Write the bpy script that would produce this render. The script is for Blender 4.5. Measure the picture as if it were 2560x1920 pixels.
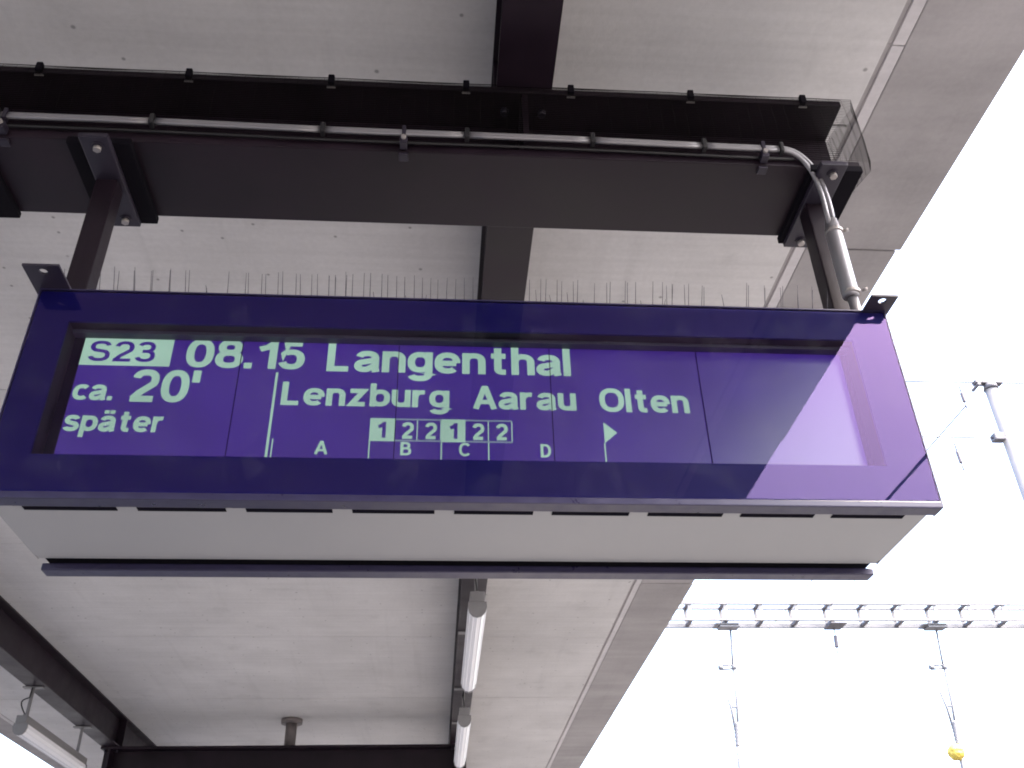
import bpy, bmesh, math, random
from mathutils import Vector, Matrix
random.seed(7)
for o in list(bpy.data.objects): bpy.data.objects.remove(o)
scene = bpy.context.scene
col = scene.collection
# ------------------------------------------------------------------ camera
cam_d = bpy.data.cameras.new('camera'); cam = bpy.data.objects.new('camera', cam_d); col.objects.link(cam)
cam_d.sensor_width = 36.0; cam_d.lens = 2368.0/2560.0*36.0; cam_d.clip_start = 0.02; cam_d.clip_end = 2000
RIGHT = Vector((0.99720315, -0.07115346, -0.02287077)); FWD = Vector((0.07198828, 0.8321748, 0.54982069)); UP = Vector((-0.02008916, -0.54992935, 0.83496954))
M = Matrix.Identity(4)
for i in range(3):
    M[i][0] = RIGHT[i]; M[i][1] = UP[i]; M[i][2] = -FWD[i]
M[2][3] = 1.6
cam.matrix_world = M
scene.camera = cam
# ------------------------------------------------------------------ world, sun, exposure
SUN_EL, SUN_AZ = math.radians(58), math.radians(125)      # azimuth: clockwise from +Y
world = bpy.data.worlds.new('World'); scene.world = world; world.use_nodes = True
nt = world.node_tree; bg = nt.nodes['Background']
sky = nt.nodes.new('ShaderNodeTexSky'); sky.sky_type = 'NISHITA'; sky.sun_disc = False
sky.sun_elevation = SUN_EL; sky.sun_rotation = SUN_AZ; sky.air_density = 1.0; sky.dust_density = 7.0; sky.ozone_density = 1.0
nt.links.new(sky.outputs[0], bg.inputs[0]); bg.inputs[1].default_value = 0.15
sun_d = bpy.data.lights.new('sun', 'SUN'); sun_d.energy = 0.5; sun_d.angle = math.radians(20); sun_d.color = (1, .96, .9)
sun = bpy.data.objects.new('sun', sun_d); col.objects.link(sun)
sd = Vector((math.sin(SUN_AZ)*math.cos(SUN_EL), math.cos(SUN_AZ)*math.cos(SUN_EL), math.sin(SUN_EL)))
sun.rotation_euler = sd.to_track_quat('Z', 'Y').to_euler(); sun.location = sd*60
EXPO = 3.4
scene.view_settings.view_transform = 'Standard'; scene.view_settings.look = 'None'
scene.view_settings.exposure = EXPO; scene.view_settings.gamma = 1; scene.view_settings.use_curve_mapping = False
scene.cycles.filter_width = 1.9; scene.cycles.max_bounces = 10; scene.cycles.transparent_max_bounces = 12
EK = 1.0/2**EXPO            # emission that shows as 1.0 on screen

# ------------------------------------------------------------------ materials
def mat(name, base, rough=.5, metal=0, spec=.5, emis=None, var=0, vscale=6, bump=0, bscale=200, coat=0):
    m = bpy.data.materials.new(name); m.use_nodes = True
    n = m.node_tree.nodes; l = m.node_tree.links; b = n['Principled BSDF']
    b.inputs['Base Color'].default_value = (*base, 1); b.inputs['Roughness'].default_value = rough
    b.inputs['Metallic'].default_value = metal; b.inputs['Specular IOR Level'].default_value = spec
    b.inputs['Coat Weight'].default_value = coat
    if emis:
        b.inputs['Emission Color'].default_value = (*emis, 1); b.inputs['Emission Strength'].default_value = EK
    if var or bump:
        tc = n.new('ShaderNodeTexCoord')
    if var:
        nz = n.new('ShaderNodeTexNoise'); nz.inputs['Scale'].default_value = vscale; nz.inputs['Detail'].default_value = 6; nz.inputs['Roughness'].default_value = .65
        l.new(tc.outputs['Object'], nz.inputs['Vector'])
        mr = n.new('ShaderNodeMapRange'); mr.inputs[1].default_value = .3; mr.inputs[2].default_value = .7; mr.inputs[3].default_value = 1-var; mr.inputs[4].default_value = 1+var
        l.new(nz.outputs['Fac'], mr.inputs[0])
        mx = n.new('ShaderNodeMix'); mx.data_type = 'RGBA'; mx.blend_type = 'MULTIPLY'; mx.inputs[0].default_value = 1; mx.inputs[6].default_value = (*base, 1)
        l.new(mr.outputs[0], mx.inputs[7]); l.new(mx.outputs[2], b.inputs['Base Color'])
        mr2 = n.new('ShaderNodeMapRange'); mr2.inputs[1].default_value = .3; mr2.inputs[2].default_value = .7; mr2.inputs[3].default_value = max(.02, rough-.1); mr2.inputs[4].default_value = min(1, rough+.1)
        l.new(nz.outputs['Fac'], mr2.inputs[0]); l.new(mr2.outputs[0], b.inputs['Roughness'])
    if bump:
        nb = n.new('ShaderNodeTexNoise'); nb.inputs['Scale'].default_value = bscale; nb.inputs['Detail'].default_value = 4
        l.new(tc.outputs['Object'], nb.inputs['Vector'])
        bp = n.new('ShaderNodeBump'); bp.inputs['Strength'].default_value = bump; bp.inputs['Distance'].default_value = .002
        l.new(nb.outputs['Fac'], bp.inputs['Height']); l.new(bp.outputs[0], b.inputs['Normal'])
    return m

def concrete(name, base, streak=.07, dots=True, axis_streak=(.8, 26, 1), blotch=.12):
    m = bpy.data.materials.new(name); m.use_nodes = True
    n = m.node_tree.nodes; l = m.node_tree.links; b = n['Principled BSDF']; b.inputs['Roughness'].default_value = .85; b.inputs['Specular IOR Level'].default_value = .25
    tc = n.new('ShaderNodeTexCoord')
    def noise(scale, detail, mapping=None):
        nz = n.new('ShaderNodeTexNoise'); nz.inputs['Scale'].default_value = scale; nz.inputs['Detail'].default_value = detail; nz.inputs['Roughness'].default_value = .6
        if mapping:
            mp = n.new('ShaderNodeMapping'); mp.inputs['Scale'].default_value = mapping; l.new(tc.outputs['Object'], mp.inputs[0]); l.new(mp.outputs[0], nz.inputs['Vector'])
        else: l.new(tc.outputs['Object'], nz.inputs['Vector'])
        return nz.outputs['Fac']
    def rng(src, a, b_, c, d):
        r = n.new('ShaderNodeMapRange'); r.inputs[1].default_value = a; r.inputs[2].default_value = b_; r.inputs[3].default_value = c; r.inputs[4].default_value = d
        l.new(src, r.inputs[0]); return r.outputs[0]
    def mul(a, b_):
        k = n.new('ShaderNodeMath'); k.operation = 'MULTIPLY'; l.new(a, k.inputs[0]); l.new(b_, k.inputs[1]); return k.outputs[0]
    f = rng(noise(1.1, 5), .3, .7, 1-blotch, 1+blotch*.6)
    f = mul(f, rng(noise(1, 6, axis_streak), .3, .72, 1+streak*.5, 1-streak))
    f = mul(f, rng(noise(45, 3), .3, .7, .965, 1.035))
    # drips and stains
    f = mul(f, rng(noise(2.6, 8), .58, .78, 1, .84))
    f = mul(f, rng(noise(.45, 3), .35, .65, .94, 1.05))
    f = mul(f, rng(noise(1, 7, (9, .35, 1)), .56, .80, 1, .90))
    if dots:
        for sc, th, keep in ((1.9, .020, .5), (6.1, .055, .78)):
            v = n.new('ShaderNodeTexVoronoi'); v.inputs['Scale'].default_value = sc; v.voronoi_dimensions = '2D'
            l.new(tc.outputs['Object'], v.inputs['Vector'])
            d = rng(v.outputs['Distance'], th*.45, th, 1, 0)
            sp = n.new('ShaderNodeSeparateColor'); l.new(v.outputs['Color'], sp.inputs[0])
            g = rng(sp.outputs[0], keep, keep+.02, 0, 1)
            k = mul(d, g)
            f = mul(f, rng(k, 0, 1, 1, .5))
    mx = n.new('ShaderNodeMix'); mx.data_type = 'RGBA'; mx.blend_type = 'MULTIPLY'; mx.inputs[0].default_value = 1; mx.inputs[6].default_value = (*base, 1)
    l.new(f, mx.inputs[7]); l.new(mx.outputs[2], b.inputs['Base Color'])
    bp = n.new('ShaderNodeBump'); bp.inputs['Strength'].default_value = .25; bp.inputs['Distance'].default_value = .004
    l.new(noise(30, 5), bp.inputs['Height']); l.new(bp.outputs[0], b.inputs['Normal'])
    return m

MT = {}
MT['slab'] = concrete('slab_concrete', (.585, .573, .572))
MT['edge'] = concrete('edge_concrete', (.365, .348, .352), streak=.13, axis_streak=(.7, 5.5, 1), dots=False, blotch=.16)
MT['trim'] = concrete('trim_concrete', (.58, .56, .57), dots=False)
MT['ground'] = concrete('ballast', (.070, .069, .068), dots=False)
MT['platform'] = concrete('platform_asphalt', (.122, .118, .119), dots=False)
MT['steel'] = mat('painted_steel', (.0125, .0065, .012), .45, spec=.28, var=.4, vscale=3.2, bump=.05, bscale=90)
MT['steel_dark'] = mat('dark_pad', (.004, .003, .006), .8, spec=.1)
MT['plate'] = mat('plate_steel', (.026, .021, .034), .42, spec=.35, var=.15, vscale=12)
MT['bolt'] = mat('zinc_bolt', (.36, .33, .32), .5, metal=.5, var=.15, vscale=40)
MT['conduit'] = mat('galvanised_conduit', (.27, .26, .275), .45, metal=.55, var=.06, vscale=6)
MT['rubber'] = mat('black_rubber', (.012, .011, .013), .55)
MT['net'] = mat('net_wire', (.010, .009, .009), .9, spec=.05)
MT['navy'] = mat('navy_border', (.006, .003, .125), .5, spec=.2)
MT['rail'] = mat('blue_grey_rail', (.022, .018, .055), .35, var=.1, vscale=20)
MT['reveal'] = mat('window_reveal', (.018, .010, .013), .7)
MT['rail_in'] = mat('inner_rail', (.05, .05, .075), .5)
MT['cover'] = mat('grey_cover', (.315, .318, .33), .45, var=.06, vscale=2, bump=.03, bscale=300)
MT['black'] = mat('black_and_shade', (.005, .004, .009), .9, spec=.05)  # black screen parts; also paints the shade in vent slots and rear gap
MT['lamp_white'] = mat('lamp_diffuser', (.80, .80, .84), .22, coat=.3)
MT['lamp_grey'] = mat('lamp_housing', (.17, .165, .17), .45, var=.1, vscale=10)
MT['galv'] = mat('galvanised_steel', (.13, .132, .148), .55, metal=.0, var=.1, vscale=5)
MT['galv_dark'] = mat('weathered_fitting', (.085, .083, .10), .6)
MT['insul'] = mat('brown_insulator', (.10, .085, .10), .35)
MT['wire'] = mat('copper_wire', (.055, .05, .055), .5, metal=.3)
MT['yellow'] = mat('yellow_plastic', (.50, .37, .06), .5, var=.25, vscale=14)
MT['pipe_grey'] = mat('drain_pipe', (.19, .165, .16), .6, var=.2, vscale=9)

# screen: emitting pixels behind a matt, slightly glossy front
def screen(name, emis, rough=.28, stripes=0):
    m = mat(name, (.02, .012, .05), rough, spec=.72, emis=emis)
    n = m.node_tree.nodes; l = m.node_tree.links; b = n['Principled BSDF']
    b.inputs['Specular Tint'].default_value = (.95, 1.0, .80, 1)
    tc = n.new('ShaderNodeTexCoord')
    nz = n.new('ShaderNodeTexNoise'); nz.inputs['Scale'].default_value = 5; nz.inputs['Detail'].default_value = 3; l.new(tc.outputs['Object'], nz.inputs['Vector'])
    mr = n.new('ShaderNodeMapRange'); mr.inputs[1].default_value = .3; mr.inputs[2].default_value = .7; mr.inputs[3].default_value = .86*EK; mr.inputs[4].default_value = 1.14*EK
    l.new(nz.outputs['Fac'], mr.inputs[0]); out = mr.outputs[0]
    if stripes:
        wv = n.new('ShaderNodeTexWave'); wv.bands_direction = 'X'; wv.inputs['Scale'].default_value = math.pi*2/20/.0034; l.new(tc.outputs['Object'], wv.inputs['Vector'])
        r2 = n.new('ShaderNodeMapRange'); r2.inputs[3].default_value = 1-stripes; r2.inputs[4].default_value = 1+stripes*.5; l.new(wv.outputs['Fac'], r2.inputs[0])
        k = n.new('ShaderNodeMath'); k.operation = 'MULTIPLY'; l.new(out, k.inputs[0]); l.new(r2.outputs[0], k.inputs[1]); out = k.outputs[0]
    l.new(out, b.inputs['Emission Strength'])
    return m
MT['lcd'] = screen('lcd_violet', (.034, .010, .185))
MT['lcd_text'] = screen('lcd_mint', (.35, .55, .44), stripes=.28)
MT['lcd_faint'] = screen('lcd_mint_faint', (.17, .22, .30), stripes=.3)
# coated glass pane: clear, mirror share after Fresnel, violet coating
g = bpy.data.materials.new('coated_glass'); g.use_nodes = True; n = g.node_tree.nodes; l = g.node_tree.links
n.remove(n['Principled BSDF']); tr = n.new('ShaderNodeBsdfTransparent'); tr.inputs[0].default_value = (.93, .96, .95, 1)
gl = n.new('ShaderNodeBsdfGlossy'); gl.inputs['Roughness'].default_value = 0.0; gl.inputs['Color'].default_value = (.66, .45, .88, 1)
fr = n.new('ShaderNodeFresnel'); fr.inputs['IOR'].default_value = 1.5
mx = n.new('ShaderNodeMixShader'); l.new(fr.outputs[0], mx.inputs[0]); l.new(tr.outputs[0], mx.inputs[1]); l.new(gl.outputs[0], mx.inputs[2]); l.new(mx.outputs[0], n['Material Output'].inputs[0])
tc = n.new('ShaderNodeTexCoord'); dn = n.new('ShaderNodeTexNoise'); dn.inputs['Scale'].default_value = 9; dn.inputs['Detail'].default_value = 9; dn.inputs['Roughness'].default_value = .75
l.new(tc.outputs['Object'], dn.inputs['Vector'])
dr = n.new('ShaderNodeMapRange'); dr.inputs[1].default_value = .50; dr.inputs[2].default_value = .82; dr.inputs[3].default_value = .0; dr.inputs[4].default_value = .030; l.new(dn.outputs['Fac'], dr.inputs[0])
df = n.new('ShaderNodeBsdfDiffuse'); df.inputs[0].default_value = (.6, .6, .62, 1)
m2 = n.new('ShaderNodeMixShader'); l.new(dr.outputs[0], m2.inputs[0]); l.new(mx.outputs[0], m2.inputs[1]); l.new(df.outputs[0], m2.inputs[2]); l.new(m2.outputs[0], n['Material Output'].inputs[0])
MT['glass'] = g

# ------------------------------------------------------------------ mesh helpers
class MB:
    def __init__(s): s.bm = bmesh.new()
    def box(s, x0, x1, y0, y1, z0, z1, bev=0):
        r = bmesh.ops.create_cube(s.bm, size=1)
        for v in r['verts']:
            v.co = Vector(((x0+x1)/2+v.co.x*(x1-x0), (y0+y1)/2+v.co.y*(y1-y0), (z0+z1)/2+v.co.z*(z1-z0)))
        if bev:
            es = list({e for v in r['verts'] for e in v.link_edges})
            bmesh.ops.bevel(s.bm, geom=es, offset=bev, segments=2, profile=.6, affect='EDGES')
        return s
    def poly(s, pts, vec):                       # extrude a planar polygon along vec
        vs = [s.bm.verts.new(p) for p in pts]; ws = [s.bm.verts.new(Vector(p)+Vector(vec)) for p in pts]; k = len(pts)
        s.bm.faces.new(vs); s.bm.faces.new(ws[::-1])
        for i in range(k): s.bm.faces.new((vs[i], ws[i], ws[(i+1) % k], vs[(i+1) % k]))
        return s
    def tube(s, pts, r, k=8, cap=True):
        pts = [Vector(p) for p in pts]; rings = []; up = Vector((0, 0, 1)); rr = r if isinstance(r, (list, tuple)) else [r]*len(pts)
        d0 = (pts[1]-pts[0]).normalized(); a = d0.orthogonal().normalized()
        for i, p in enumerate(pts):
            d = (pts[min(i+1, len(pts)-1)]-pts[max(i-1, 0)]).normalized()
            a = (a-d*a.dot(d)).normalized(); b = d.cross(a)
            rings.append([s.bm.verts.new(p+(a*math.cos(t)+b*math.sin(t))*rr[i]) for t in [2*math.pi*j/k for j in range(k)]])
        for A, B in zip(rings, rings[1:]):
            for j in range(k):
                f = s.bm.faces.new((A[j], A[(j+1) % k], B[(j+1) % k], B[j])); f.smooth = k > 5
        if cap: s.bm.faces.new(rings[0][::-1]); s.bm.faces.new(rings[-1])
        return s
    def build(s, name, m, parent=None, origin=None):
        bmesh.ops.recalc_face_normals(s.bm, faces=s.bm.faces[:])
        o0 = Vector(origin) if origin is not None else (parent_origin(parent) if parent else Vector((0, 0, 0)))
        bmesh.ops.translate(s.bm, verts=s.bm.verts[:], vec=-o0)
        me = bpy.data.meshes.new(name); s.bm.to_mesh(me); s.bm.free()
        me.materials.append(MT[m])
        o = bpy.data.objects.new(name, me); col.objects.link(o)
        if parent: o.parent = parent
        if origin is not None:
            o.location = o0-(parent_origin(parent) if parent else Vector((0, 0, 0)))
        return o
ORG = {}
def parent_origin(p): return ORG[p.name]
def thing(name, loc, label, cat, group=None):
    o = bpy.data.objects.new(name, None); o.empty_display_size = .1; col.objects.link(o); o.location = loc; ORG[o.name] = Vector(loc)
    o['label'] = label; o['category'] = cat
    if group: o['group'] = group
    return o
def part(name, m, parent, *boxes, bev=0):
    b = MB()
    for q in boxes: b.box(*q, bev=bev)
    o = b.build(name, m, parent); ORG[o.name] = ORG[parent.name]; return o
def reg(o, parent): ORG[o.name] = ORG[parent.name]; return o
def tag(o, label, cat, group=None):
    o['label'] = label; o['category'] = cat
    if group: o['group'] = group
    return o
def bez(p0, p1, p2, p3, k=12):
    p0, p1, p2, p3 = map(Vector, (p0, p1, p2, p3))
    return [p0*(1-t)**3+p1*3*t*(1-t)**2+p2*3*t*t*(1-t)+p3*t**3 for t in [i/k for i in range(k+1)]]

# ------------------------------------------------------------------ ground (below the view; it lights the roof from below)
b = MB().box(-300, 300, -300, 300, -1.2, -.75); o = b.build('ground', 'ground'); o['kind'] = 'structure'
b = MB().box(-4.9, 1.7, -70, 70, -.75, 0); o = b.build('platform', 'platform'); o['kind'] = 'structure'

# ------------------------------------------------------------------ canopy roof
ZR = 4.36
roof = thing('canopy_roof', (-1.6, 5, ZR), 'flat pale concrete platform canopy above the display, with darker weathered edges', 'roof')
part('light_block_deck', 'edge', roof, (-4.99, 1.985, -26, 33, ZR+.16, ZR+.30))  # unseen solid layer above the slabs, added to block light
y = 2.36-1.97*14
while y < 32:
    part('ceiling_slab', 'slab', roof, (-4.665, 1.510, y+.004, y+1.97-.004, ZR+random.uniform(-.0015, .0015), ZR+.155), bev=.004)
    y += 1.97
y = 3.05-3.94*7
while y < 32:
    dx = random.uniform(-.006, .006) if abs(y-3.05) > .1 and abs(y-3.05+3.94) > .1 else (-.009 if y > 3 else .009)
    dz = random.uniform(-.002, .002)
    part('edge_beam', 'edge', roof, (1.578, 2.0+dx, y+.004, y+3.936, ZR+.001+dz, ZR+.32), bev=.006)
    part('edge_beam', 'edge', roof, (-5.0-dx, -4.735, y+.004, y+3.936, ZR+.001+dz, ZR+.32), bev=.006)
    y += 3.94
for y0 in range(-26, 33, 4):
    part('joint_filler', 'edge', roof, (1.5105, 1.5315, y0+.001, y0+3.999, ZR+.012, ZR+.150))
    part('joint_filler', 'edge', roof, (-4.6895, -4.6655, y0+.001, y0+3.999, ZR+.012, ZR+.150))
    part('edge_trim', 'trim', roof, (1.532, 1.577, y0+.002, y0+3.998, ZR+.004, ZR+.155), bev=.003)
    part('edge_trim', 'trim', roof, (-4.734, -4.690, y0+.002, y0+3.998, ZR+.004, ZR+.155), bev=.003)

# ------------------------------------------------------------------ long steel beams under the roof
ZL = 4.03
def long_beam(x, label):
    t = thing('steel_beam', (x, 5, ZL), label, 'beam', 'long beams under the roof'); w = .0885
    part('bottom_flange', 'steel', t, (x-w, x+w, -26, 33, ZL, ZL+.016), bev=.002)
    part('top_flange', 'steel', t, (x-w, x+w, -26, 33, ZR-.020, ZR-.003), bev=.002)
    part('web', 'steel', t, (x-.006, x+.006, -26, 33, ZL+.016, ZR-.020))
    for yy in (-6.3, 2.13, 11.0):
        for sx in (-1, 1):
            part('stiffener', 'steel', t, (min(x+sx*.0065, x+sx*w*.97), max(x+sx*.0065, x+sx*w*.97), yy-.006, yy+.006, ZL+.017, ZR-.021))
    return t
XC, XL = .236, -3.478
long_beam(XC, 'dark steel beam running under the roof directly above the middle of the display')
long_beam(XL, 'dark steel beam running under the roof on the far side from the display, over the single lamp')

# ------------------------------------------------------------------ cross beams (H sections) below the long beams
ZC = 3.72
def cross_beam(x0, x1, yc, label):
    t = thing('cross_beam', ((x0+x1)/2, yc, ZC), label, 'beam'); h = .155
    part('bottom_flange', 'steel', t, (x0, x1, yc-h, yc+h, ZC, ZC+.030), bev=.003)
    part('top_flange', 'steel', t, (x0, x1, yc-h, yc+h, ZL-.026, ZL-.002), bev=.003)
    part('web', 'steel', t, (x0, x1, yc-.007, yc+.007, ZC+.030, ZL-.026))
    for xs in (XC, XL):
        part('stiffener', 'steel', t, (xs-.009, xs+.009, yc-h*.97, yc-.0075, ZC+.031, ZL-.027))
        for dx in (-.06, .06):
            reg(MB().tube([(xs+dx, yc-.085, ZL-.027), (xs+dx, yc-.085, ZL-.048)], .013, 6).build('bolt', 'plate', t), t)
    return t
YB = 2.13
near = cross_beam(-4.5, 1.262, YB, 'dark steel cross beam carrying the two hangers of the blue display')
far = cross_beam(-3.57, .33, 11.005, 'dark steel cross beam below the ceiling drain pipe, between the two long beams')
# neighbouring clamp pad at the beam
part('clamp_pad', 'steel_dark', near, (-1.53, -1.332, 1.965, 2.292, ZC-.022, ZC-.001), bev=.003)

# columns (below the frame) that carry the cross beams
for yc in (YB, 11.005, -6.3):
    t = thing('steel_column', (-1.62, yc, 0), 'round dark steel column under the cross beam', 'column', 'columns carrying the canopy')
    reg(MB().tube([(-1.62, yc, 0.02), (-1.62, yc, ZC-.021)], .11, 24).build('shaft', 'steel', t), t)
    part('base_plate', 'steel', t, (-1.82, -1.42, yc-.2, yc+.2, 0, .02))
    part('cap_plate', 'steel', t, (-1.78, -1.46, yc-.15, yc+.15, ZC-.02, ZC-.001))

# drain pipe stub between ceiling and far cross beam
t = thing('drain_pipe', (-1.62, 11.1, 4.03), 'short grey pipe stub with round ceiling flange on the far cross beam', 'pipe')
reg(MB().tube([(-1.62, 11.1, 4.03), (-1.62, 11.1, ZR-.025)], .062, 20).build('pipe', 'pipe_grey', t), t)
reg(MB().tube([(-1.62, 11.1, ZR-.05), (-1.62, 11.1, ZR-.001)], .118, 24).build('flange', 'pipe_grey', t), t)

# ------------------------------------------------------------------ bird net on the near cross beam
def net_point(x, u):
    """u: 0 at top flange edge, 1 at bottom flange edge; hangs a little in front of the beam"""
    z = ZL+.001-u*(ZL-ZC-.03)
    sag = .012*math.sin(math.pi*u)
    return (x, YB-.155-.004-sag, z)
net = MB()
NX0, NX1 = -4.45, 1.262
nz_ = 34
for i in range(nz_+1):
    u = i/nz_; pts = [net_point(NX0+(NX1-NX0)*j/90, u) for j in range(91)]
    end = [(NX1+.05+.012*math.sin(3.1*u), YB-.15+.03, pts[-1][2]), (NX1+.028, YB-.02, pts[-1][2]+.004), (NX1+.010, YB+.15, pts[-1][2])]
    mid = (NX1+.035, YB-.155-.004, pts[-1][2])
    net.tube(pts+[mid]+end, .0008, 4, cap=False)
k = int((NX1-NX0)/.04)
for j in range(k+1):
    x = NX0+(NX1-NX0)*j/k
    net.tube([net_point(x, i/6) for i in range(7)], .0004, 3, cap=False)
for w in range(12):
    s_ = w/11
    ex = NX1+.05-.04*s_; ey = YB-.12+.27*s_
    net.tube([(ex+.008*math.sin(3.1*i/6), ey, ZL+.004-(i/6)*(ZL-ZC-.03)) for i in range(7)], .0007, 3, cap=False)
netr = thing('bird_net', ((NX0+NX1)/2, YB-.16, ZC+.03), 'fine dark bird netting stretched over the side of the near cross beam', 'net')
reg(net.build('net_mesh', 'net', netr), netr)
reg(MB().tube([(NX0+(NX1-NX0)*j/80, YB-.157, ZL+.002+.0015*math.sin(j*.9)) for j in range(81)], .0015, 6).build('edge_rope', 'net', netr), netr)
for px in (-4.0, -3.55, -3.05, -2.6, -2.15, -1.7, -1.245, -.80, -.367, .052, .383, .768, 1.135):
    c = part('net_clip', 'steel_dark', netr, (px-.010, px+.010, YB-.168, YB-.152, ZL-.026, ZL+.009), bev=.004)
    part('clip_tongue', 'bolt', c, (px-.013, px+.013, YB-.152, YB-.146, ZL-.0335, ZL-.0295))

# ------------------------------------------------------------------ conduit along the beam
cd = thing('conduit', (0, 1.95, 3.77), 'pair of slim galvanised conduits along the near cross beam, bending down the display hanger', 'conduit')
YCN = 1.953
couple = [-3.9, -3.35, -2.8, -2.25, -1.75, -1.297, -.862, -.37, .055, .432, .772]
def cz(x): return 3.778-.006*(x+.5)+.002*math.sin(x*5)
prev = -4.4
for cx in couple+[1.01]:
    for dy, dz_ in ((0, .0066), (-.003, -.0066)):
        pts = [(prev+(cx-prev)*j/6, YCN+dy, cz(prev+(cx-prev)*j/6)+dz_) for j in range(7)]
        reg(MB().tube(pts, .0068, 12).build('pipe', 'conduit', cd), cd)
    prev = cx
for cx in couple:
    part('coupling', 'rubber', cd, (cx-.007, cx+.007, YCN-.0155, YCN+.011, cz(cx)-.0195, cz(cx)+.0195), bev=.003)
for cx in (-1.275, -.132, .955):
    part('clip', 'plate', cd, (cx-.006, cx+.006, YCN-.0125, YCN+.0095, cz(cx)-.0185, cz(cx)+.0215), bev=.002)
    c = part('clip_foot', 'plate', cd, (cx-.011, cx+.011, YCN-.012, YCN+.019, ZC+.004, ZC+.030), bev=.002)
    reg(MB().tube([(cx, YCN-.020, ZC+.022), (cx, YCN-.006, ZC+.022)], .0075, 8).build('bolt', 'bolt', cd), cd)
    part('foot_plate', 'plate', cd, (cx-.014, cx+.014, YCN+.024, YCN+.052, ZC-.010, ZC-.001), bev=.002)
for dz_, r_ in ((-.0215, .0045),):
    reg(MB().tube([(-4.4+5.45*j/30, YCN+.012, cz(-4.4+5.45*j/30)+dz_-.006) for j in range(31)], r_, 8).build('cable', 'rubber', cd), cd)
z0 = cz(1.01)
for (ox, oz, oy), m_ in (((.003, .0066, 0), 'conduit'), ((-.005, -.0066, -.003), 'conduit')):
    pts = bez((1.01, YCN+oy, z0+oz), (1.075+ox, YCN+oy, z0+oz), (1.135+ox*2, 1.985+oy, 3.72+oz), (1.139+ox*2.2, 2.005+oy, 3.565), 14)
    pts += [(1.146+ox*1.8, 2.022+oy, 3.515)]
    reg(MB().tube(pts, .0070, 12).build('pipe_bend', m_, cd), cd)
part('coupling', 'rubber', cd, (1.005, 1.016, YCN-.0155, YCN+.011, z0-.0195, z0+.0195), bev=.003)
reg(MB().tube([(1.146, 2.022, 3.545), (1.146, 2.026, 3.50), (1.150, 2.035, 3.27), (1.1505, 2.036, 3.262)], [.017, .0235, .0235, .021], 20).build('sleeve', 'conduit', cd), cd)
reg(MB().tube([(1.1535, 2.036, 3.27), (1.157, 2.040, 3.128)], .0145, 16).build('sleeve_tail', 'conduit', cd), cd)
for zz in (3.50, 3.275):
    reg(MB().tube([(1.1475+(3.5-zz)*.024, 2.026+(3.5-zz)*.04, zz+.006), (1.1475+(3.5-zz)*.024, 2.026+(3.5-zz)*.04, zz-.006)], .0262, 18).build('hose_clip', 'bolt', cd), cd)
    reg(MB().tube([(1.172+(3.5-zz)*.024, 2.018, zz), (1.186+(3.5-zz)*.024, 2.010, zz)], .0055, 8).build('clip_screw', 'bolt', cd), cd)

# ------------------------------------------------------------------ the departure display
YD, ZB, ZT = 1.926, 2.55, 3.125
X0, X1 = -1.008, 1.166
disp = thing('departure_display', ((X0+X1)/2, 2.13, ZB), 'wide violet-blue train departure display box hanging from the near cross beam', 'display')
WX0, WX1, WZ0, WZ1 = -.922, 1.062, 2.662, 3.034
YR = 2.345
def ring(yf, yb, name, m):
    b = MB()
    b.box(X0, WX0, yf, yb, 2.568, ZT).box(WX1, X1, yf, yb, 2.568, ZT).box(WX0, WX1, yf, yb, WZ1, ZT).box(WX0, WX1, yf, yb, 2.568, WZ0)
    return reg(b.build(name, m, disp), disp)
ring(YD+.004, YD+.010, 'front_frame', 'navy')
gp = MB(); vs = [gp.bm.verts.new(p) for p in ((X0, YD, 2.569), (X1, YD, 2.569), (X1, YD, ZT), (X0, YD, ZT))]; gp.bm.faces.new(vs)
gp = gp.build('glass_pane', 'glass', disp)
part('frame_edge', 'rail', disp, (X0-.004, X0-.001, YD-.001, YD+.05, 2.552, ZT+.002))
part('frame_edge', 'rail', disp, (X1+.001, X1+.004, YD-.001, YD+.05, 2.552, ZT+.002))
part('top_edge', 'rail', disp, (X0-.004, X1+.004, YD-.001, YD+.05, ZT+.0025, ZT+.006))
part('bottom_rail', 'rail', disp, (X0-.004, X1+.004, YD-.001, YD+.042, ZB, 2.5675), bev=.003)
# reveal of the window and the lit panels behind it
RD = .063
part('window_reveal', 'reveal', disp, (WX0-.006, WX0, YD+.0105, YD+RD, WZ0-.02, WZ1+.006), (WX1, WX1+.006, YD+.0105, YD+RD, WZ0-.02, WZ1+.006),
     (WX0, WX1, YD+.0105, YD+RD, WZ1+.0005, WZ1+.006), (WX0, WX1, YD+.0105, YD+RD, WZ0-.02, WZ0-.014))
part('inner_rail', 'rail_in', disp, (WX0+.001, WX1-.001, YD+.036, YD+RD-.003, WZ1-.0095, WZ1-.0005))
lcd = part('lcd_screen', 'black', disp, (-.921, 1.061, YD+RD+.004, YD+RD+.03, 2.60, 3.055))
seams = [-.897, -.507, -.115, .270, .656, 1.046]
YS = YD+RD
for i, (a, c) in enumerate(zip(seams, seams[1:])):
    part('lcd_panel', 'lcd', lcd, (a+.0002, c-.0002, YS, YS+.003, 2.63, 3.0335))
for xs in seams[1:-1]: part('panel_seam', 'black', lcd, (xs-.0010, xs+.0010, YS-.0030, YS-.0022, 2.63, 3.0335))
part('lcd_bezel', 'black', lcd, (WX0+.0005, -.8965, YS-.001, YS+.003, 2.63, 3.0335)); ORG[lcd.name] = ORG[disp.name]
part('lcd_bezel', 'black', lcd, (1.0465, WX1-.0005, YS-.001, YS+.003, 2.63, 3.0335))
YTX = YS-.0012
ORG[lcd.name] = ORG[disp.name]
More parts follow.
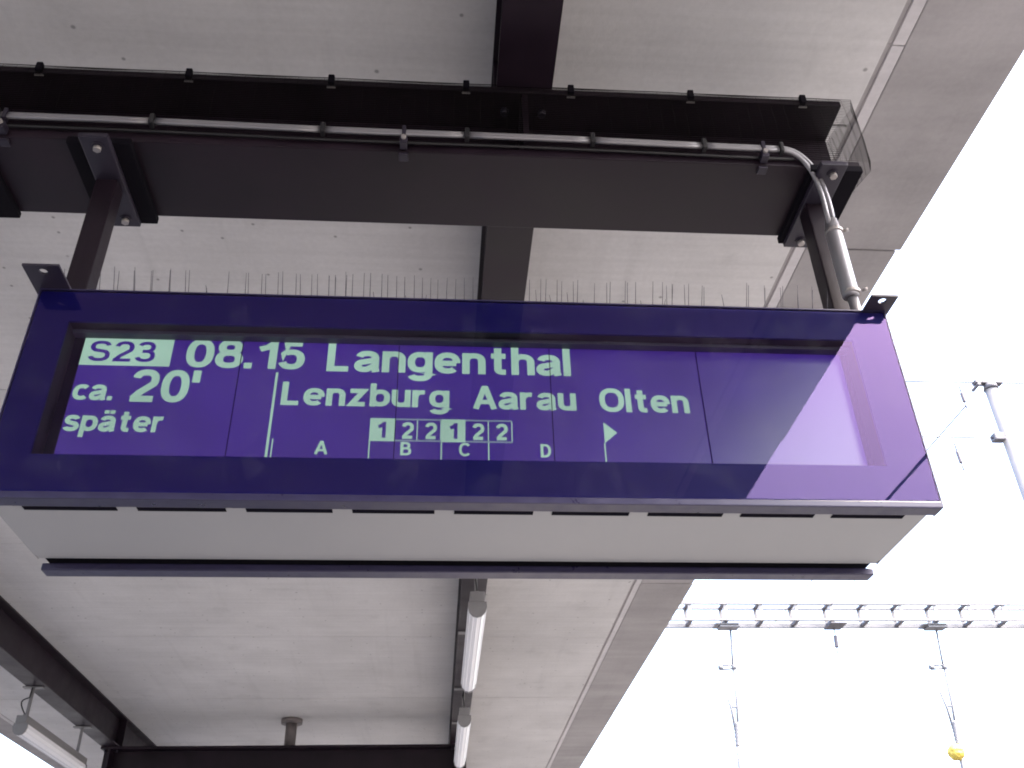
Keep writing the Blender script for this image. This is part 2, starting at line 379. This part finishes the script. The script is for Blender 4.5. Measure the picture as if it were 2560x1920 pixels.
def flat(name, polys, m='lcd_text', y=YTX):
    b = MB()
    for p in polys: b.poly([(px, y, pz) for px, pz in p], (0, .0007, 0))
    return reg(b.build(name, m, lcd), lcd)
def rect(x0, z0, x1, z1): return [(x0, z0), (x1, z0), (x1, z1), (x0, z1)]
def arc(cx, cy, rx, ry, a0, a1):
    k = max(4, int(abs(a1-a0)/12))
    sq = lambda v: math.copysign(abs(v)**.84, v) if abs(v) > 1e-9 else 0.0
    return [(cx+rx*sq(math.cos(math.radians(a0+(a1-a0)*i/k))), cy+ry*sq(math.sin(math.radians(a0+(a1-a0)*i/k)))) for i in range(k+1)]
# stroke skeletons of the display's lettering (cap height 1), centre lines
GLY = {
 '0': [arc(.33, .5, .23, .41, 90, 450)], '1': [[(.45, 0), (.45, 1)], [(.42, .88), (.30, .76), (.12, .69)]],
 '2': [arc(.33, .68, .22, .23, 170, -30)+[(.24, .28), (.12, .10)], [(.05, .09), (.58, .09)]],
 '3': [arc(.32, .715, .20, .195, 160, -90)+[(.22, .52)], [(.30, .52)]+arc(.32, .305, .23, .215, 90, -165)],
 '5': [[(.56, .91), (.19, .91), (.15, .48)]+arc(.33, .35, .22, .26, 140, -160)],
 '8': [arc(.33, .73, .19, .18, 90, 450), arc(.33, .31, .23, .22, 90, 450)],
 'S': [arc(.34, .715, .235, .195, 12, 240)+arc(.34, .30, .25, .21, 60, -168)],
 '.': [[(.17, 0), (.17, .2)]], "'": [[(.16, .62), (.16, 1)]],
 'L': [[(.16, 1), (.16, .09), (.60, .09)]], 'A': [[(.07, 0), (.335, .90), (.385, .90), (.65, 0)], [(.19, .30), (.53, .30)]],
 'O': [arc(.42, .5, .32, .41, 90, 450)],
 'B': [[(.16, 0), (.16, 1)], [(.16, .91), (.36, .91)]+arc(.37, .72, .16, .19, 90, -90)+[(.16, .53)], [(.16, .53), (.38, .53)]+arc(.39, .31, .20, .22, 90, -90)+[(.16, .09)]],
 'C': [arc(.40, .5, .30, .41, 40, 320)], 'D': [[(.16, 0), (.16, 1)], [(.16, .91), (.32, .91)]+arc(.33, .5, .27, .41, 90, -90)+[(.16, .09)]],
 'a': [arc(.31, .47, .20, .18, 165, 0)+[(.51, .12), (.54, 0)], [(.51, .42), (.28, .36)]+arc(.25, .215, .16, .13, 100, 290)+[(.50, .22)]],
 'n': [[(.16, 0), (.16, .74)], [(.16, .42)]+arc(.36, .44, .20, .21, 170, 0)+[(.56, 0)]], 'h': [[(.16, 0), (.16, 1)], [(.16, .42)]+arc(.36, .44, .20, .21, 170, 0)+[(.56, 0)]],
 'u': [[(.16, .74), (.16, .30)]+arc(.36, .30, .20, .21, 190, 350)+[(.56, .32)], [(.56, 0), (.56, .74)]],
 'r': [[(.16, 0), (.16, .74)], [(.16, .36)]+arc(.40, .38, .24, .27, 165, 80)], 'l': [[(.16, 0), (.16, 1)]],
 'g': [arc(.34, .38, .22, .27, 90, 450), [(.56, .74), (.56, -.02)]+arc(.34, -.02, .22, .17, 0, -160)],
 'p': [[(.16, -.27), (.16, .74)], arc(.38, .37, .22, .27, 90, 450)], 'b': [[(.16, 0), (.16, 1)], arc(.38, .37, .22, .27, 90, 450)],
 'e': [[(.12, .36), (.56, .36)], arc(.34, .37, .23, .28, 0, 315)], 'c': [arc(.34, .37, .23, .28, 45, 315)],
 's': [arc(.29, .525, .185, .135, 12, 235)+arc(.29, .225, .20, .14, 55, -168)],
 't': [[(.22, .94), (.22, .22)]+arc(.34, .20, .12, .11, 180, 270)+[(.42, .09)], [(.05, .655), (.42, .655)]],
 'z': [[(.05, .655), (.46, .655), (.11, .09), (.52, .09)]]}
GLY['ä'] = GLY['a']+[[(.20, .83), (.20, 1)], [(.42, .83), (.42, 1)]]
def text(name, s, x0, x1, zbase, cap, w=.188, m='lcd_text', y=YTX, gap=.045):
    strokes = []; cur = 0.0
    for ch in s:
        xs = [p[0] for st in GLY[ch] for p in st]; a, c = min(xs)-w/2, max(xs)+w/2
        for st in GLY[ch]: strokes.append([(p[0]-a+cur, p[1]) for p in st])
        cur += c-a+gap
    cur -= gap; sx = (x1-x0)/cur
    b = MB(); org = ORG[lcd.name]
    for q, st in enumerate(strokes):
        yy = y-.00004*(q % 5); closed = (Vector(st[0])-Vector(st[-1])).length < 1e-4; n_ = len(st); L = []; R = []
        for i, p in enumerate(st):
            p = Vector(p)
            pa = Vector(st[i-1]) if i else (Vector(st[-2]) if closed else None)
            pb = Vector(st[i+1]) if i < n_-1 else (Vector(st[1]) if closed else None)
            da = (p-pa).normalized() if pa is not None else None; db = (pb-p).normalized() if pb is not None else None
            if da is None: da = db
            if db is None: db = da
            na = Vector((-da.y, da.x)); nb = Vector((-db.y, db.x)); nn = na+nb
            nn = nn.normalized() if nn.length > 1e-5 else na
            k_ = w/2/max(.45, nn.dot(na)); L.append(p+nn*k_); R.append(p-nn*k_)
        f = lambda v: b.bm.verts.new((x0+v.x*sx, yy, zbase+v.y*cap))
        lv = [f(v) for v in L]; rv = [f(v) for v in R]
        for i in range(n_-1): b.bm.faces.new((lv[i], lv[i+1], rv[i+1], rv[i]))
    return reg(b.build(name, m, lcd), lcd)
flat('line_box', [rect(-.896, 2.945, -.6785, 3.0365-.004)])
text('line_number', 'S23', -.879, -.718, 2.955, .064, .145, 'lcd', YTX-.0006)
text('departure_time', '08.15', -.643, -.349, 2.944, .086)
text('destination_text', 'Langenthal', -.294, .324, 2.941, .087)
text('delay_prefix', 'ca.', -.892, -.797, 2.843, .060)
text('delay_minutes', "20'", -.765, -.597, 2.8405, .094)
text('delay_suffix', 'später', -.893, -.660, 2.756, .059)
text('stop_name', 'Lenzburg', -.396, .015, 2.839, .068)
text('stop_name', 'Aarau', .073, .332, 2.8375, .069)
text('stop_name', 'Olten', .391, .619, 2.836, .070)
flat('divider_bar', [rect(-.4165, 2.66, -.4105, 2.934)])
flat('divider_tick', [rect(-.4045, 2.66, -.4015, 2.744)])
cells = [-.176, -.116, -.060, -.003, .055, .1125, .170]
for i, (a, c) in enumerate(zip(cells, cells[1:])):
    if i in (0, 3):
        flat('coach_box', [rect(a, 2.742, c, 2.806)])
        text('coach_class', '1', a+.0165, a+.039, 2.751, .044, .22, 'lcd', YTX-.0006)
    else:
        flat('coach_frame', [rect(a, 2.742, c, 2.7465)], 'lcd_faint'); flat('coach_frame', [rect(a, 2.8015, c, 2.806)], 'lcd_faint')
        flat('coach_edge', [rect(c-.0028, 2.7466, c-.0002, 2.8014)])
        text('coach_class', '2', a+.0145, a+.0475, 2.7495, .046, .2)
for nm, a, c in (('A', -.303, -.271), ('B', -.100, -.074), ('C', .040, .067), ('D', .237, .262)):
    text('sector_letter', nm, a, c, 2.7035, .037, .17)
for xx in (-.1745, -.0025, .1115):
    flat('sector_tick', [rect(xx-.0016, 2.66, xx+.0016, 2.7418)])
flat('stop_flag', [[(.396, 2.7462), (.4285, 2.776), (.396, 2.805)]])
flat('flag_pole', [rect(.3935, 2.66, .3968, 2.746)])
# housing, cover below, vents, rear frame
part('housing', 'navy', disp, (X0+.004, X1-.004, YD+.0995, YR-.0505, 2.60, ZT-.004))
part('top_cover', 'steel', disp, (X0+.002, X1-.002, YD+.051, YR-.05, ZT-.0035, ZT+.003))
part('bottom_cover', 'cover', disp, (X0+.012, X1-.012, YD+.0425, YR-.088, 2.5575, 2.575), bev=.002)
part('cover_end', 'cover', disp, (X0+.010, X0+.0115, YD+.0425, YR-.060, 2.5585, 2.62))
part('cover_end', 'cover', disp, (X1-.0115, X1-.010, YD+.0425, YR-.060, 2.5585, 2.62))
part('cover_step', 'cover', disp, (X0+.012, X1-.012, YR-.0875, YR-.062, 2.5605, 2.580), bev=.002)
vx = [(40, 230), (272, 455), (497, 678), (720, 895), (937, 1108), (1149, 1318), (1360, 1526), (1567, 1732), (1773, 1937)]
def vent_x(px):  # bottom edge: display pixels across the underside to metres
    return -.930+(px-40)*(1.100+.930)/(1937-40)
for a, c in vx:
    a, c = vent_x(a), vent_x(c)
    part('vent_slot_shade', 'black', disp, (a, c, YD+.047, YD+.071, 2.5555, 2.5572))  # no real recess: black inserts paint the slot's inner shade
part('rear_rail', 'rail', disp, (X0+.016, X1-.016, YR-.045, YR, 2.537, 2.5555), bev=.003)
part('rear_gap_shade', 'black', disp, (X0+.02, X1-.02, YR-.0615, YR-.004, 2.5685, 2.60))  # solid black strip painting the shade between cover and rear rail
part('rear_frame', 'navy', disp, (X0, X1, YR-.05, YR, 2.6005, ZT))
# lifting lugs with a hole
def lug(x, yf, yb, w, hy):
    b = MB(); h = .0105; z = ZT+.0065
    hole = [(x+h*math.cos(t), hy+h*math.sin(t)) for t in [math.pi/4+2*math.pi*j/16 for j in range(16)]]
    outer = []
    cor = [(x+w, yb), (x-w, yb), (x-w, yf), (x+w, yf)]
    cor = [(x+w, yb), (x-w, yb), (x-w, yf), (x+w, yf)]
    for j in range(16):
        s_ = j//4; f = (j % 4)/4; A = cor[s_]; B = cor[(s_+1) % 4]; outer.append((A[0]+(B[0]-A[0])*f, A[1]+(B[1]-A[1])*f))
    for zz in (z, z+.006): pass
    lo = [b.bm.verts.new((p[0], p[1], z)) for p in outer]; li = [b.bm.verts.new((p[0], p[1], z)) for p in hole]
    uo = [b.bm.verts.new((p[0], p[1], z+.006)) for p in outer]; ui = [b.bm.verts.new((p[0], p[1], z+.006)) for p in hole]
    for j in range(16):
        q = (j+1) % 16
        for f in ((lo[j], lo[q], li[q], li[j]), (uo[j], ui[j], ui[q], uo[q]), (lo[j], uo[j], uo[q], lo[q]), (li[j], li[q], ui[q], ui[j])): b.bm.faces.new(f)
    return reg(b.build('lug', 'plate', disp), disp)
lug(-.983, 1.838, 1.985, .044, 1.861)
lug(1.148, 1.866, 1.985, .036, 1.887)
# rear lugs
lug(-.983, 2.29, 2.43, .044, 2.405); lug(1.148, 2.29, 2.41, .036, 2.388)

# ------------------------------------------------------------------ hangers
for hx, lab in ((-1.006, 'dark square hanger tube clamped to the cross beam, without a pipe, at one display end'),
                (1.146, 'dark square hanger tube behind the shiny conduit at the display end by the roof edge')):
    s_ = 1 if hx > 0 else -1
    t = thing('display_hanger', (hx, 2.115, ZT), lab, 'hanger', 'display hangers')
    part('tube', 'steel', t, (hx-.031, hx+.031, 2.084, 2.146, ZT+.004, ZC-.045), bev=.004)
    part('clamp_pad', 'steel_dark', t, (hx-.085 if s_ < 0 else hx-.050, hx+.095 if s_ < 0 else hx+.112, 1.962, 2.294, ZC-.026, ZC-.001), bev=.003)
    part('clamp_plate', 'plate', t, (hx-.036, hx+.046, 1.922, 2.290, ZC-.044, ZC-.0265), bev=.003)
    for by in (1.957, 2.256):
        bx = hx+.010
        w = MB().tube([(bx, by, ZC-.0445), (bx, by, ZC-.048)], .017, 16).build('washer', 'plate', t); reg(w, t)
        reg(MB().tube([(bx, by, ZC-.0482), (bx, by, ZC-.060)], .0115, 6).build('bolt', 'bolt', t), t)

# ------------------------------------------------------------------ bird spikes on the display
sp = thing('bird_spikes', (.08, 1.942, ZT+.0065), 'row of thin upright bird spikes along the top of the departure display', 'spikes')
part('spike_strip', 'plate', sp, (X0+.075, X1-.07, 1.932, 1.953, ZT+.0062, ZT+.0085))
KX = 2368.0
def spike_x(px, yy=1.942, zz=3.16):
    # photo column -> x on the strip (a direction cut with the strip's own plane)
    d = RIGHT*((px-1280)/KX)+FWD
    # find pixel row where the ray meets z=zz at y=yy
    lo, hi = -.5, .5
    for _ in range(40):
        m_ = (lo+hi)/2; q = d+UP*m_
        if 1.6+q.z/q.y*yy < zz: lo = m_
        else: hi = m_
    q = d+UP*lo
    return q.x/q.y*yy
L4 = [385, 597, 690, 702, 800, 810, 903, 910, 1010, 1020, 1108, 1130, 1358, 1460, 1475, 1553, 1578, 1655, 1682, 1760, 1785, 1850, 1885, 1952, 1988, 2053]
L5 = [55, 92, 157, 195, 262, 300, 368, 403, 455, 503, 560, 607, 655, 698, 750, 802, 855, 907, 1238, 1303, 1332, 1400, 1427, 1500, 1520, 1622, 1697, 1710, 1800, 1815, 1862, 1962, 2020, 2052, 2080]
L6 = [40, 118, 135, 215, 232, 475, 490, 585, 590, 685, 690, 778, 782, 866, 872, 960]
SH = [1240+0, ]
spk = [(p/2.37, 1) for p in L4]+[(800+p/2.37, 1) for p in L5]+[(1660+p/2.37, 1) for p in L6]
spk += [(1240/2.37, .35), (1230/2.37, .3), (800+325/2.37, .3), (800+1280/2.37, .55), (800+1370/2.37, .4), (800+1465/2.37, .5), (800+1555/2.37, .25), (800+1900/2.37, .3), (1660+345/2.37, .6), (800+515/2.37, .3), (800+625/2.37, .3), (800+2030/2.37, .35)]
mesh_spike = None
for px, hh in spk:
    x = spike_x(px); row = random.choice((1.936, 1.942, 1.948))
    if mesh_spike is None:
        o = MB().tube([(0, 0, 0), (0, 0, .035), (0, 0, .066)], [.0009, .0008, .0006], 5).build('spike', 'plate', sp, origin=(0, 0, 0)); mesh_spike = o.data
    else:
        o = bpy.data.objects.new('spike', mesh_spike); col.objects.link(o); o.parent = sp
    o.location = Vector((x, row, ZT+.0080))-ORG[sp.name]
    tilt = .025 if hh == 1 else .3
    o.rotation_euler = (random.uniform(.40, .60), random.uniform(-tilt, tilt), 0); o.scale = (1, 1, hh*random.uniform(.93, 1.05))

# ------------------------------------------------------------------ platform lamps under the long beams
def lamp(x, y0, y1, arms, label, box_end=True):
    t = thing('platform_lamp', (x, (y0+y1)/2, 3.60), label, 'lamp', 'tube lamps under the roof')
    part('housing', 'lamp_grey', t, (x-.046, x+.046, y0-.03, y1+.03, 3.705, 3.77), bev=.006)
    prof = [(-.052, 3.702), (-.055, 3.672), (-.046, 3.640), (-.026, 3.619), (0, 3.612), (.026, 3.619), (.046, 3.640), (.055, 3.672), (.052, 3.702)]
    b = MB(); b.poly([(x+px, y0, pz) for px, pz in prof], (0, y1-y0, 0))
    # long ribs moulded in the diffuser
    for px, pz in prof[1:-1]:
        b.tube([(x+px, y0+.004, pz), (x+px, y1-.004, pz)], .0035, 5)
    reg(b.build('diffuser', 'lamp_white', t), t)
    for yy in (y0-.022, y1+.002):
        b = MB(); b.poly([(x+px*1.08, yy, 3.66+(pz-3.66)*1.1) for px, pz in prof], (0, .02, 0)); reg(b.build('end_cap', 'lamp_grey', t), t)
    for ay in arms:
        part('arm', 'lamp_grey', t, (x-.010, x+.010, ay-.016, ay+.016, 3.7705, ZL-.0125), bev=.002)
        part('arm_plate', 'lamp_grey', t, (x-.085, x+.085, ay-.03, ay+.03, ZL-.012, ZL-.001), bev=.002)
    reg(MB().tube([(x, y0+.02, 3.7705), (x, y0+.02, 3.785)], .016, 12).build('cable_gland', 'lamp_grey', t), t)
    ya = arms[0]
    reg(MB().tube(bez((x, y0+.02, 3.785), (x-.02, y0-.16, 3.86), (x-.03, y0-.02, 3.90), (x-.002, ya-.03, 3.93), 10)+[(x-.002, ya-.022, ZL-.013)], .006, 6).build('cable', 'rubber', t), t)
    return t
lamp(XC, 5.66, 7.30, (5.85, 7.16), 'unlit white tube lamp under the middle long beam, just beyond the display')
lamp(XC, 8.38, 10.02, (8.70, 9.92), 'unlit white tube lamp under the middle long beam, beside the far cross beam')
lamp(XL-.03, 8.56, 10.18, (8.62, 10.01), 'unlit white tube lamp hung under the far long beam on two thin arms')

# ------------------------------------------------------------------ overhead line: lattice gantry
gt = thing('lattice_gantry', (5, 18.2, -.75), 'pale galvanised lattice gantry beam spanning above the tracks beyond the roof', 'gantry')
GY0, GY1, GZ0, GZ1 = 18.0, 18.36, 7.965, 8.325
GXa, GXb = -9.0, 19.0
for yy, zz, hgt in ((GY0, GZ1, .045), (GY1, GZ1, .02), (GY0, GZ0, .02), (GY1, GZ0, .045)):
    part('chord', 'galv', gt, (GXa, GXb, yy-.03, yy+.03, zz-hgt, zz+hgt))
x = 5.004-.727*19; i = 0
while x < GXb-.2:
    if x > GXa+.2:
        for yy in (GY0, GY1): part('batten', 'galv', gt, (x-.035, x+.035, yy-.012, yy+.012, GZ0+.02, GZ1-.02))
        part('cross_tie', 'galv_dark', gt, (x-.04, x+.04, GY0+.031, GY1-.031, GZ0-.02, GZ0+.02))
        part('top_tie', 'galv_dark', gt, (x-.035, x+.035, GY0+.031, GY1-.031, GZ1-.018, GZ1+.018))
    x += .727
for xx in (GXa+.1, GXb-.1):
    part('post', 'galv', gt, (xx-.12, xx+.12, GY0-.02, GY1+.02, -.75, GZ0-.05))
# suspensions under the gantry
def suspension(xs, label, yellow=False):
    t = thing('wire_suspension', (xs, 18.3, 5.0), label, 'suspension', 'suspensions hanging from the gantry')
    part('saddle', 'galv', t, (xs-.37, xs+.10, 18.03, 18.33, 7.885, 7.918), bev=.01)
    part('saddle_block', 'galv', t, (xs-.28, xs+.12, 18.05, 18.30, 7.84, 7.879), bev=.008)
    lean = -.115/1.3
    P = lambda dx, z: (xs+dx+lean*(7.9-z), 18.3, z)
    reg(MB().tube([P(0, 7.85), P(0, 7.14)], .021, 6).build('hanger_rod', 'galv', t), t)
    reg(MB().tube([P(-.27, 7.13), P(.05, 7.15)], .02, 6).build('cross_bar', 'galv', t), t)
    reg(MB().tube([P(-.27, 7.06), P(.05, 7.08)], .02, 6).build('cross_bar', 'galv', t), t)
    for dx in (-.25, .02):
        reg(MB().tube([P(dx-.04, 7.10), P(dx+.04, 7.10)], .045, 10).build('clamp', 'galv', t), t)
    reg(MB().tube([P(.02, 7.1), P(.035, 6.4), P(.02, 5.9)], .026, 6).build('side_rod', 'galv', t), t)
    reg(MB().tube([P(-.16, 6.62), P(-.08, 6.3), P(-.03, 5.9)], .026, 6).build('side_rod', 'galv', t), t)
    reg(MB().tube([P(-.09, 6.34), P(.04, 6.34)], .022, 6).build('spreader', 'galv', t), t)
    rr = []; pp = []
    for i in range(13):
        z = 6.05-.45*i/12; pp.append(P(-.005, z)); rr.append(.065-.02*i/12 if i % 2 else .045-.015*i/12)
    reg(MB().tube(pp, rr, 12).build('insulator', 'galv', t), t)
    reg(MB().tube([P(-.005, 5.62), P(.03, 4.7)], .035, 8).build('lower_rod', 'galv', t), t)
    return t
suspension(5.87, 'pale suspension rod with cross bar hanging from the gantry, closer to the roof edge')
suspension(10.17, 'pale suspension rod hanging from the gantry, carrying the yellow ball')
# yellow ball on the second suspension
b = MB(); bmesh.ops.create_icosphere(b.bm, subdivisions=3, radius=.155)
for v in b.bm.verts: v.co *= 1+random.uniform(-.07, .07)
for v in b.bm.verts: v.co += Vector((9.895, 18.3, 5.475))
for f in b.bm.faces: f.smooth = False
o = b.build('marker_ball', 'yellow', None, origin=(9.895, 18.3, 5.475)); tag(o, 'rough round yellow ball on the suspension hanging from the gantry', 'ball')
# insulator under the gantry
def insulator(name, top, bot, r, label, rodtop=None, group=None):
    t = thing(name, bot, label, 'insulator', group)
    T, B = Vector(top), Vector(bot)
    pts = []; rr = []
    for i in range(15):
        pts.append(T+(B-T)*i/14); rr.append(r if i % 2 else r*.6)
    reg(MB().tube(pts, rr, 12).build('insulator_body', 'insul', t), t)
    if rodtop: reg(MB().tube([rodtop, top], .012, 6).build('rod', 'galv_dark', t), t)
    reg(MB().tube([bot, B+(B-T).normalized()*.12], .012, 6).build('end_fitting', 'galv_dark', t), t)
    return t
t = insulator('hanging_insulator', (8.012, 18.3, 7.74), (7.993, 18.3, 7.50), .05, 'dark stick insulator dangling under the gantry between the two suspensions', (8.014, 18.3, 7.9), 'insulators on the overhead line')
part('bracket', 'galv_dark', t, (7.84, 8.18, 17.97, 18.40, 7.89, 7.918), bev=.008)
# ------------------------------------------------------------------ mast by the track
def mast(y, label):
    ms = thing('line_mast', (8.655, y, -.75), label, 'mast', 'overhead line masts')
    reg(MB().tube([(8.655, y, -.75), (8.655, y, 9.62)], [.125, .098], 20).build('mast_pole', 'galv', ms), ms)
    reg(MB().tube([(8.655, y, 9.60), (8.655, y, 9.70)], [.115, .095], 16).build('mast_cap', 'galv_dark', ms), ms)
    part('head_bracket', 'galv_dark', ms, (8.40, 8.86, y-.06, y+.06, 9.70, 9.76), bev=.012)
    part('side_bracket', 'galv_dark', ms, (8.40, 8.57, y-.07, y+.07, 8.66, 8.78), bev=.015)
    reg(MB().tube([(8.44, y-.08, 9.67), (8.44, y+.14, 9.67)], .028, 10).build('clamp_bolt', 'galv_dark', ms), ms)
    return ms
mast(12, 'tall pale overhead line mast standing beside the tracks beyond the display')
m2 = mast(-8.15, 'overhead line mast carrying the thick dark feeder cable')
part('cable_arm', 'galv_dark', m2, (8.10, 8.56, -8.19, -8.11, 9.25, 9.31))
# cross wires and running wires
def wire(p0, p1, r, name, label, sag=0):
    p0, p1 = Vector(p0), Vector(p1); pts = []
    for i in range(25):
        t_ = i/24; p = p0+(p1-p0)*t_; p.z -= sag*4*t_*(1-t_); pts.append(p)
    b = MB().tube(pts, r, 6); o = b.build(name, 'wire', None, origin=pts[0]); tag(o, label, 'wire', 'overhead wires'); return o
wire((7.2, 12, 9.733), (16, 12, 9.745), .013, 'cross_wire', 'thin cross wire through the head of the line mast')
wire((7.0, 12, 8.722), (8.41, 12, 8.716), .012, 'cross_wire', 'thin cross wire ending at the side bracket of the line mast')
insulator('hanging_insulator', (8.142, 12, 9.53), (8.145, 12, 9.36), .032, 'dark stick insulator hanging from the cross wire at the mast head', (8.142, 12, 9.73), 'insulators on the overhead line')
insulator('hanging_insulator', (7.76, 12, 8.47), (7.768, 12, 8.27), .032, 'dark stick insulator hanging from the cross wire at the mast side bracket', (7.76, 12, 8.716), 'insulators on the overhead line')
wire((8.155, 12, 9.30), (8.155, 60, 9.20), .012, 'running_wire', 'thin overhead wire running away along the track from the mast head insulator')
wire((8.155, -8.15, 9.225), (8.155, -45, 9.225), .030, 'feeder_cable', 'thick dark overhead cable mirrored in the corner of the display glass')
wire((7.768, 12, 8.15), (7.768, 60, 8.10), .004, 'running_wire', 'thin overhead wire running along the track past the mast side bracket')
